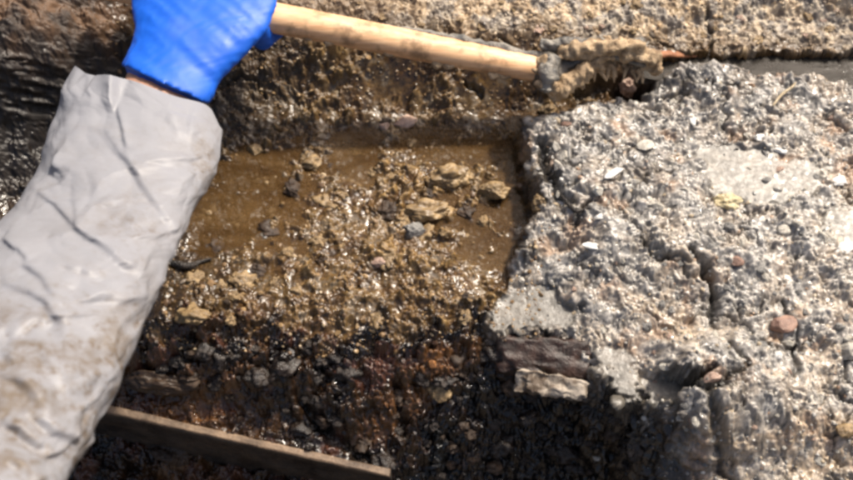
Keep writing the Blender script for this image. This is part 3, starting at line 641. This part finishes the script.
# ------------------------------------------------------------------ hammer-like digging tool
M_WOOD, n, l, p = new_mat('raw_wood_handle')
tc = N(n, 'ShaderNodeTexCoord').outputs['Object']; mp = N(n, 'ShaderNodeMapping'); l.new(tc, mp.inputs[0])
HA, HB = at(540, 70, .066), at(270, 17, .128); hd = (HA - HB) / np.linalg.norm(HA - HB)
mp.inputs['Rotation'].default_value = (0, 0, -math.atan2(hd[1], hd[0])); mp.inputs['Scale'].default_value = (.12, 1.6, 1.6)
gn = noise_node(n, l, mp.outputs[0], 130, 5, .6); dn = noise_node(n, l, tc, 38, 5, .65)
c_ = mix_col(n, l, maprange(n, l, gn, .3, .7, 0, 1), (.60,.32,.15), (.90,.60,.35))
l.new(mix_col(n, l, maprange(n, l, dn, .50, .66, 0, .75), c_, (.20,.12,.06)), p.inputs['Base Color'])
p.inputs['Roughness'].default_value = .5; l.new(bump(n, l, gn, .0008, .4), p.inputs['Normal'])
M_IRON = make_plain('wet_dark_iron', (.035,.034,.032), (.19,.165,.13), 70, (.2,.55), .0012)
M_CAKE = make_plain('caked_sandy_mud', (.20,.125,.06), (.56,.41,.25), 70, .6, .0025)
M_CAKEG = make_plain('caked_grey_mud', (.07,.07,.068), (.32,.29,.24), 60, (.3,.65), .0025)
tool = empty('mattock', HA); tag(tool, 'mud caked digging tool with pale wooden handle gripped in the blue glove', 'hand tool')
up = np.array([0, 0, 1.])
tube('handle', [HB - hd * .19, HB - hd * .08, HB, HB + (HA - HB) * .35, HB + (HA - HB) * .7, HA + hd * .015], [.0175,.0182,.0188,.0182,.0172,.0158], M_WOOD, tool, 32, .012, 10, flat=.88)
# eye and curved blade
hs = np.cross(hd, up); hs /= np.linalg.norm(hs); hu = np.cross(hs, hd)
tube('head_eye', [HA - hd * .006, HA + hd * .004, HA + hd * .018, HA + hd * .03], [.019,.0225,.0235,.019], M_IRON, tool, 24, .10, 8, flat=1.05)
def q3(u, v, z): return at(u, v, z)
blade = [q3(546,66,.070), q3(575,58,.082), q3(605,52,.086), q3(635,58,.078), q3(656,68,.062)]
tube('blade', blade, [.018,.013,.011,.011,.006], M_IRON, tool, 20, .12, 8, flat=.55)
hc = tube('mud_crust', [q3(560,54,.086), q3(585,50,.094), q3(612,48,.096), q3(636,52,.088), q3(652,62,.074), q3(656,74,.062)], [.010,.011,.011,.012,.012,.006], M_CAKE, tool, 26, .75, 14, seed=2)
tube('mud_crust', [q3(552,97,.056), q3(562,88,.066), q3(578,76,.074), q3(596,64,.080), q3(612,56,.084)], [.007,.0095,.010,.010,.008], M_CAKE, tool, 24, .8, 14, seed=8)
tube('mud_crust', [q3(541,46,.086), q3(560,44,.09), q3(585,44,.092), q3(602,48,.088)], [.006,.007,.006,.005], M_CAKEG, tool, 20, .7, 12, seed=5)
tube('mud_crust', [q3(552,58,.092), q3(548,74,.088), q3(546,90,.076)], [.009,.011,.010], M_CAKEG, tool, 20, .5, 12, seed=6)
rr_ = random.Random(3)
for k_ in range(26):
    u_ = rr_.uniform(552, 652); v_ = np.interp(u_, [552, 575, 600, 620, 640, 652], [98, 84, 72, 66, 74, 82]) + rr_.uniform(-3, 3); z_ = np.interp(u_, [552, 600, 652], [.056, .078, .066]); p0 = q3(u_, v_ - 6, z_); w_ = rr_.uniform(.0025, .0055)
    tube('mud_crust', [p0, p0 + np.array([rr_.uniform(-.004, .004), -.005, -.003]), p0 + np.array([rr_.uniform(-.006, .006), -.010 - rr_.random() * .008, -.010])], [w_, w_ * .7, .0006], M_CAKE, tool, 8, .6, 4, seed=k_)
for k_ in range(16):
    u_ = rr_.uniform(540, 660); v_ = np.interp(u_, [540, 560, 600, 640, 660], [56, 46, 42, 46, 60]) + rr_.uniform(-2, 5); p0 = q3(u_, v_, .095 - abs(u_ - 600) * .0003); w_ = rr_.uniform(.003, .007)
    tube('mud_crust', [p0, p0 + np.array([rr_.uniform(-.008, .008), .002, .001]), p0 + np.array([rr_.uniform(-.01, .01), .006, .002])], [w_, w_ * .8, .001], rr_.choice([M_CAKE, M_CAKEG]), tool, 9, .7, 4, seed=k_ + 50)
for a_, b_, c_, w_ in ((543,60,.092,.008),(549,72,.090,.007),(541,84,.080,.006),(553,86,.078,.008),(538,70,.086,.004)):
    p0 = q3(a_, b_, c_); tube('mud_crust', [p0 - hd * .007, p0 + np.array([0, -.003, .001]), p0 + hd * .008], [w_ * .4, w_, w_ * .5], M_CAKE, tool, 14, .8, 8, seed=a_)
# smear of mud along the far side and spatters hanging below the handle
tube('mud_crust', [HB + (HA - HB) * .40 - hs * .014 + hu * .006, HB + (HA - HB) * .7 - hs * .014 + hu * .006, HA - hs * .013 + hu * .008], [.003,.007,.006], M_CAKEG, tool, 18, .7, 16, seed=12)
for t_, s_ in ((.14, .004), (.22, .005), (.44, .003), (.62, .006), (.66, .005), (.83, .006), (.87, .004)):
    p0 = HB + (HA - HB) * t_ + hs * .0155 - hu * .004
    tube('mud_crust', [p0 - hd * .006, p0 + hs * s_ * .4 - hu * .002, p0 + hd * .007], [.002, s_ * .75, .002], M_CAKE, tool, 12, .6, 6, seed=t_ * 50)

# ------------------------------------------------------------------ person
person = empty('person', at(60, 300, .22)); tag(person, 'arm in a dirty white coverall sleeve and blue glove gripping the tool handle', 'person')
def voxel(name, parts, mat, vox, parent, smooth_it=6):
    "parts: list of (verts, quads) closed lofts -> one continuous surface"
    VV, FF, o_ = [], [], 0
    for v_, f_ in parts: VV.append(v_); FF.append(f_ + o_); o_ += len(v_)
    o = mesh_np(name, np.concatenate(VV), np.concatenate(FF), mat, org=None)
    md = o.modifiers.new('r', 'REMESH'); md.mode = 'VOXEL'; md.voxel_size = vox; md.use_smooth_shade = True
    ms = o.modifiers.new('s', 'SMOOTH'); ms.factor = .6; ms.iterations = smooth_it
    dg = bpy.context.evaluated_depsgraph_get(); me = bpy.data.meshes.new_from_object(o.evaluated_get(dg)); bpy.data.objects.remove(o)
    me.transform(__import__('mathutils').Matrix.Translation(-parent.location))
    r = bpy.data.objects.new(name, me); COL.objects.link(r); r.parent = parent; me.materials.clear(); me.materials.append(mat)
    for f in me.polygons: f.use_smooth = True
    return r
def cap(st):
    c0, a0, b0 = st[0]; c1, a1, b1 = st[-1]; d0 = c0 - st[1][0]; d0 = d0 / np.linalg.norm(d0); d1 = c1 - st[-2][0]; d1 = d1 / np.linalg.norm(d1)
    r0 = min(np.linalg.norm(a0), np.linalg.norm(b0)); r1 = min(np.linalg.norm(a1), np.linalg.norm(b1)); O = []
    for k in (1.0, .8, .45): O.append((c0 + d0 * r0 * k, a0 * math.sqrt(max(.0004, 1 - k * k)), b0 * math.sqrt(max(.0004, 1 - k * k))))
    O += st
    for k in (.45, .8, 1.0): O.append((c1 + d1 * r1 * k, a1 * math.sqrt(max(.0004, 1 - k * k)), b1 * math.sqrt(max(.0004, 1 - k * k))))
    return O
def limb(pts, rad, nseg=16, add=0):
    st = []
    for i, p_ in enumerate(pts):
        d = pts[min(i + 1, len(pts) - 1)] - pts[max(i - 1, 0)]; d = d / np.linalg.norm(d)
        a = np.cross(d, [.3, .2, 1]); a /= np.linalg.norm(a); st.append((p_, a * (rad[i] + add), np.cross(a, d) * (rad[i] + add)))
    return loft(cap(st), nseg)
def edge_loft(rows, nseg, add=0, refine=1):
    "rows: (Lu,Lv,Ru,Rv,z,thickness)"
    rows = np.array(rows, float)
    if refine > 1:
        t = np.linspace(0, len(rows) - 1, (len(rows) - 1) * refine + 1); k = np.arange(len(rows))
        def cr(col):
            o = []
            for q in t:
                i = min(int(q), len(rows) - 2); f = q - i; c = col
                p0, p1, p2, p3 = c[max(i - 1, 0)], c[i], c[i + 1], c[min(i + 2, len(c) - 1)]
                o.append(.5 * (2 * p1 + (-p0 + p2) * f + (2 * p0 - 5 * p1 + 4 * p2 - p3) * f * f + (-p0 + 3 * p1 - 3 * p2 + p3) * f ** 3))
            return o
        rows = np.stack([cr(rows[:, j]) for j in range(rows.shape[1])], 1)
    st = []
    for r in rows:
        L, Rr = at(r[0], r[1], r[4]), at(r[2], r[3], r[4]); c = (L + Rr) / 2; a = (Rr - L) / 2
        view = CAM - c; view /= np.linalg.norm(view); b = view - a * (view @ a) / (a @ a); b = b / np.linalg.norm(b) * r[5]
        st.append((c, a * (1 + add / np.linalg.norm(a)), b * (1 + add / r[5])))
    return st
palm_rows = [(133,64,200,96,.166,.022),(136,45,226,70,.170,.023),(139,30,246,50,.174,.023),(136,10,264,30,.178,.021),(133,-10,273,5,.182,.018),(135,-35,277,-20,.184,.017),(146,-58,270,-46,.184,.014)]
pn = np.array([-hd[1], hd[0], 0]); pn /= np.linalg.norm(pn); pn = pn if pn[1] > 0 else -pn
def hand_parts(add):
    P = [loft(cap(edge_loft(palm_rows, 28, add)), 28)]
    for k_, (s_, ln) in enumerate(((.012, .95), (.036, 1.05), (.060, 1.0), (.083, .82))):       # index .. little, along the handle
        Hc = HB - hd * (s_ + .002); r0 = (.0105, .0105, .0100, .0088)[k_]
        pts = [Hc + pn * .012 + up * .036, Hc + pn * .034 + up * .031, Hc + pn * .040 * (1 + .1 * ln) + up * .004, Hc + pn * .026 - up * .024 * ln, Hc + pn * .004 - up * .028]
        P.append(limb(pts, [r0 * 1.05, r0 * 1.05, r0, r0 * .92, r0 * .8], 14, add))
    Hc = HB - hd * .004                                                                       # thumb leaves the side of the palm near its base
    P.append(limb([at(205, 52, .168), at(232, 36, .160), Hc - hd * .010 - pn * .022 + up * .006, Hc - hd * .004 - pn * .016 - up * .020, Hc + hd * .004 + pn * .006 - up * .0275], [.016, .0150, .0120, .0105, .009], 16, add))
    return P
fore_rows = [(134,62,200,95,.166,.022),(120,92,188,112,.168,.024),(104,135,168,156,.172,.025),(60,226,130,246,.200,.028),(-10,332,70,346,.245,.032),(-65,442,20,450,.295,.036),(-95,560,0,560,.355,.04),(-110,645,-20,640,.405,.044)]
M_SKIN, n, l, p = new_mat('skin'); p.inputs['Base Color'].default_value = (.42, .23, .15, 1); p.inputs['Roughness'].default_value = .55
p.inputs['Subsurface Weight'].default_value = .15; p.inputs['Subsurface Radius'].default_value = (.01, .004, .002)
body = voxel('body', hand_parts(0) + [loft(cap(edge_loft(fore_rows, 24, 0)), 24)], M_SKIN, .0035, person)
M_GLOVE, n, l, p = new_mat('blue_nitrile'); tc = N(n, 'ShaderNodeTexCoord').outputs['Object']
a_ = noise_node(n, l, tc, 45, 3, .5); b_ = noise_node(n, l, tc, 16, 4, .5)
l.new(mix_col(n, l, maprange(n, l, b_, .60, .78, 0, .30), (.003, .105, .60), (.16, .24, .38)), p.inputs['Base Color'])
l.new(maprange(n, l, b_, .35, .65, .45, .62), p.inputs['Roughness'])
mp = N(n, 'ShaderNodeMapping'); mp.inputs['Rotation'].default_value = (0, 0, .5); mp.inputs['Scale'].default_value = (1, .25, 1); l.new(tc, mp.inputs[0])
l.new(bump(n, l, noise_node(n, l, mp.outputs[0], 40, 2, .5), .003, .25), p.inputs['Normal'])
# glove: same hand a little larger, with a flared cuff over the wrist
cuff = edge_loft([(124,66,207,104,.168,.030),(127,58,212,96,.168,.029),(131,50,217,82,.169,.027),(136,40,226,64,.171,.026)], 28)
glove = voxel('glove', hand_parts(.0036) + [loft(cap([cuff[0]] + cuff), 28)] if False else hand_parts(.0036) + [loft([(cuff[0][0], cuff[0][1] * .02, cuff[0][2] * .02)] + cuff + [(cuff[-1][0], cuff[-1][1] * .02, cuff[-1][2] * .02)], 28)], M_GLOVE, .0026, person, 4)

me_ = glove.data; co = np.empty(len(me_.vertices) * 3, np.float32); me_.vertices.foreach_get('co', co); co = co.reshape(-1, 3); no = np.empty_like(co).ravel(); me_.vertices.foreach_get('normal', no); no = no.reshape(-1, 3)
ax_ = np.array([.35, .94, 0]); al = co @ ax_; ac = co @ np.array([.94, -.35, 0])
wk = .0022 * (1 - 2.2 * np.abs(vn(al * 1.0 + ac * .5, ac * .35 + co[:, 2] * .6, 55, 201))) * sstep(.22, .30, al + 0 * al) * 0 + .0016 * (1 - 2.4 * np.abs(vn(al + .4 * ac, .3 * ac + co[:, 2], 60, 202))) + .0018 * vn(al, ac, 28, 203) + .0010 * (1 - 2.4 * np.abs(vn(al * .6 - ac, .5 * al + co[:, 2], 90, 204)))
wk = wk * .36; co = co + no * wk[:, None]; me_.vertices.foreach_set('co', co.astype(np.float32).ravel()); me_.update()
_c, _a, _b = edge_loft([(124,66,207,104,.168,.031),(127,58,212,96,.168,.029)], 28)[0]
rim = [_c + _a * math.cos(t) * 1.03 + _b * math.sin(t) * 1.03 for t in np.linspace(0, 2 * math.pi, 25)]
tube('cuff_rim', rim, [.0016] * 25, M_GLOVE, glove, 8, .1, 2, upv=np.array([.3, -.9, .2])); bpy.context.view_layer.update()
# sleeve
M_SUIT, n, l, p = new_mat('white_coverall'); tc = N(n, 'ShaderNodeTexCoord').outputs['Object']
dirt = N(n, 'ShaderNodeAttribute', attribute_name='wet').outputs['Fac']
d1_ = noise_node(n, l, tc, 24, 6, .7); d2_ = noise_node(n, l, tc, 110, 5, .7)
dm = math_node(n, l, 'MULTIPLY', dirt, math_node(n, l, 'ADD', maprange(n, l, d1_, .45, .62, .1, .9), maprange(n, l, d2_, .5, .68, 0, .8)))
c_ = mix_col(n, l, maprange(n, l, dm, 0, 1, 0, .85), (.232, .236, .256), (.115, .085, .055))
c_ = mix_col(n, l, maprange(n, l, math_node(n, l, 'MULTIPLY', dirt, maprange(n, l, d2_, .62, .7, 0, 1)), 0, 1, 0, .7), c_, (.10, .065, .04))
l.new(c_, p.inputs['Base Color']); p.inputs['Roughness'].default_value = .48; p.inputs['Specular IOR Level'].default_value = .35
w_ = noise_node(n, l, tc, 900, 2, .5); l.new(bump(n, l, noise_node(n, l, tc, 40, 3, .5), .0020, .35, bump(n, l, w_, .0002, .3)), p.inputs['Normal'])
rows = [(80,72,214,117,.170,.040),(70,84,219,125,.172,.044),(62,98,222,135,.175,.047),(47,145,214,168,.182,.050),(33,184,197,203,.192,.052),(2,224,178,243,.212,.054),(-28,266,160,285,.232,.056),(-55,312,138,335,.252,.058),(-80,362,112,388,.275,.060),(-105,422,88,436,.30,.062),(-125,482,62,487,.33,.064),(-150,560,30,560,.37,.066),(-170,650,0,640,.42,.068)]
NS, RF = 400, 32
st = edge_loft(rows, NS, 0, RF); Vs, Fs = loft(st, NS)
cen = np.repeat(np.array([s_[0] for s_ in st]), NS, 0); nn = len(st); sidx = np.repeat(np.arange(nn), NS); th = np.tile(np.linspace(0, 2 * np.pi, NS, endpoint=False), nn)
nrm = np.repeat(np.array([s_[1] / np.linalg.norm(s_[1]) for s_ in st]), NS, 0) * np.cos(th)[:, None] + np.repeat(np.array([s_[2] / np.linalg.norm(s_[2]) for s_ in st]), NS, 0) * np.sin(th)[:, None]
pu, pv = proj(Vs[:, 0], Vs[:, 1], Vs[:, 2]); front_ = np.clip(np.sin(th) * 3, 0, 1)
axd = np.array([st[i][0] - st[min(i + 1, nn - 1)][0] if i < nn - 1 else st[i - 1][0] - st[i][0] for i in range(nn)]); axd /= np.linalg.norm(axd, axis=1)[:, None]; axd = np.repeat(axd, NS, 0)
L_ = np.cumsum([0] + [np.linalg.norm(st[i + 1][0] - st[i][0]) for i in range(nn - 1)])[sidx]
disp = np.zeros(len(Vs))
# crumple: large soft facets and small sharp ones (coordinates on the cloth)
cx_, cy_ = L_, th * .06
def seam(fn):                        # blend so the pattern closes round the sleeve
    w = sstep(5.2, 6.2832, th); return fn(cx_, cy_) * (1 - w) + fn(cx_, cy_ - 6.2832 * .06) * w
def crump(x, y):
    wx = x + .012 * vn(x, y, 22, 5); wy = y + .012 * vn(x, y, 22, 6)
    a = (wx * .82 + wy * .57); b = (-wx * .57 + wy * .82)
    c1 = np.abs(vn(a, b * .55, 15, 14)); c2 = np.abs(vn(a * .7, b, 27, 15)); c3 = np.abs(vn(a + .3 * b, b * .8, 52, 16)); c4 = np.abs(vn(a - .4 * b, b, 95, 17))
    return .0110 * (c1 - .3) + .0062 * (.3 - c2) + .0020 * (c3 - .3) + .0007 * (c4 - .3) + .005 * vn(x, y * .6, 7, 13)
disp += seam(crump) * (.85 + .35 * sstep(.05, .28, L_)) * (.35 + .65 * np.abs(np.sin(th)) ** .7)
FOLDS = [ # photo px polyline, width px, depth m (negative = valley), asymmetry ridge
 ([(114,104),(119,125),(126,152)], 2.0, -.0045, 4), ([(122,70),(124,82),(112,104)], 3, -.006, 7), ([(124,84),(96,92),(70,96)], 4, -.003, 6),
 ([(108,148),(128,162),(150,196),(176,236)], 2.6, -.0060, 6), ([(170,80),(150,92),(128,98)], 5, -.002, 5), ([(128,98),(160,112),(185,138)], 5, -.0035, 7),
 ([(192,112),(190,135)], 2.2, -.004, 5), ([(60,150),(52,168)], 3, -.007, 4), ([(90,70),(88,92),(100,100)], 3, -.003, 4),
 ([(34,188),(60,215),(88,238),(120,262),(150,286)], 3.2, -.007, 7), ([(72,200),(78,226),(112,252),(140,270)], 3, -.005, 6), ([(0,236),(24,250),(34,262)], 3.5, -.009, 6),
 ([(0,286),(28,290),(45,300),(60,320)], 4, -.008, 8), ([(22,262),(45,280),(58,300)], 3, -.006, 6), ([(48,262),(80,270),(104,280)], 3, -.004, 5), ([(112,200),(130,222),(128,240)], 7, -.004, 8),
 ([(0,372),(22,382),(36,402),(46,420)], 5, -.012, 10), ([(0,420),(18,430),(40,446),(56,452)], 4, -.010, 8), ([(56,300),(62,340),(70,372)], 8, -.006, 10), ([(0,350),(18,362)], 4, -.006, 6), ([(70,436),(80,440)], 3, -.006, 4),
 ([(20,402),(50,432),(78,440)], 4, -.008, 7), ([(0,452),(24,470),(34,486)], 4, -.008, 7), ([(34,330),(40,352),(60,388),(68,410)], 5, -.006, 7),
 ([(150,300),(110,296),(70,310)], 5, -.004, 6)]
pu2 = pu + 2.5 * vn(pu / 100, pv / 100, 3.0, 3); pv2 = pv + 2.5 * vn(pu / 100, pv / 100, 3.0, 4)
def sfold(P):                       # distance to the crease and which side faces the sun
    d = np.full_like(pu, 1e9); sg = np.ones_like(pu); tt = np.zeros_like(pu); tot = sum(math.dist(a, b) for a, b in zip(P[:-1], P[1:])); acc = 0
    for a, b in zip(P[:-1], P[1:]):
        ex_, ey_ = b[0] - a[0], b[1] - a[1]; l2 = ex_ ** 2 + ey_ ** 2; nx_, ny_ = -ey_, ex_
        if nx_ * .45 + ny_ * -.89 < 0: nx_, ny_ = -nx_, -ny_
        t = np.clip(((pu2 - a[0]) * ex_ + (pv2 - a[1]) * ey_) / l2, 0, 1); dx, dy = pu2 - a[0] - t * ex_, pv2 - a[1] - t * ey_; q = np.hypot(dx, dy); w_ = q < d
        d = np.where(w_, q, d); sg = np.where(w_, (dx * nx_ + dy * ny_) / math.sqrt(l2), sg); tt = np.where(w_, (acc + t * math.sqrt(l2)) / tot, tt); acc += math.sqrt(l2)
    return d, sg, tt
for P, w, d, asy in FOLDS:
    q, sg, tt = sfold(P); env = np.sqrt(np.clip(np.sin(np.pi * np.clip(tt, .02, .98)), 0, 1))
    disp += front_ * env * (-d) * .80 * sstep(-w * 2.0, w * 1.4, sg) * np.exp(-(np.maximum(q, 0) / (asy * 2.2)) ** 1.5) - front_ * env * (-d) * .15 * np.exp(-((sg + w * 1.2) / (w * 1.6)) ** 2) * (q < 4 * w)
sgl = (pu - (124 - (pv - 66) * .28)); disp += front_ * .011 * sstep(3, -1, sgl) * np.exp(-np.maximum(-sgl, 0) / 26) * sstep(116, 100, pv) * sstep(-70, -40, sgl)
edge = np.exp(-((L_ - 0) / .004) ** 2)
Vs = Vs + nrm * disp[:, None] + axd * ((.012 * np.sin(th) + .006 * np.sin(2 * th + .6) + .003 * np.sin(5 * th)) * np.exp(-L_ / .02))[:, None]
dirtm = np.clip(.16 + 1.35 * sstep(250, 420, pv) + .8 * np.exp(-((pu - 205) / 10) ** 2 - ((pv - 165) / 30) ** 2) + .5 * np.exp(-((pu - 130) / 30) ** 2 - ((pv - 225) / 25) ** 2) - .9 * sstep(130, 90, pv), 0, 1)
dirtm = np.where(np.sin(th) > -.2, dirtm, .6)
sl = mesh_np('sleeve', Vs, Fs, M_SUIT, None, dirtm, True, person, org=np.array(person.location))
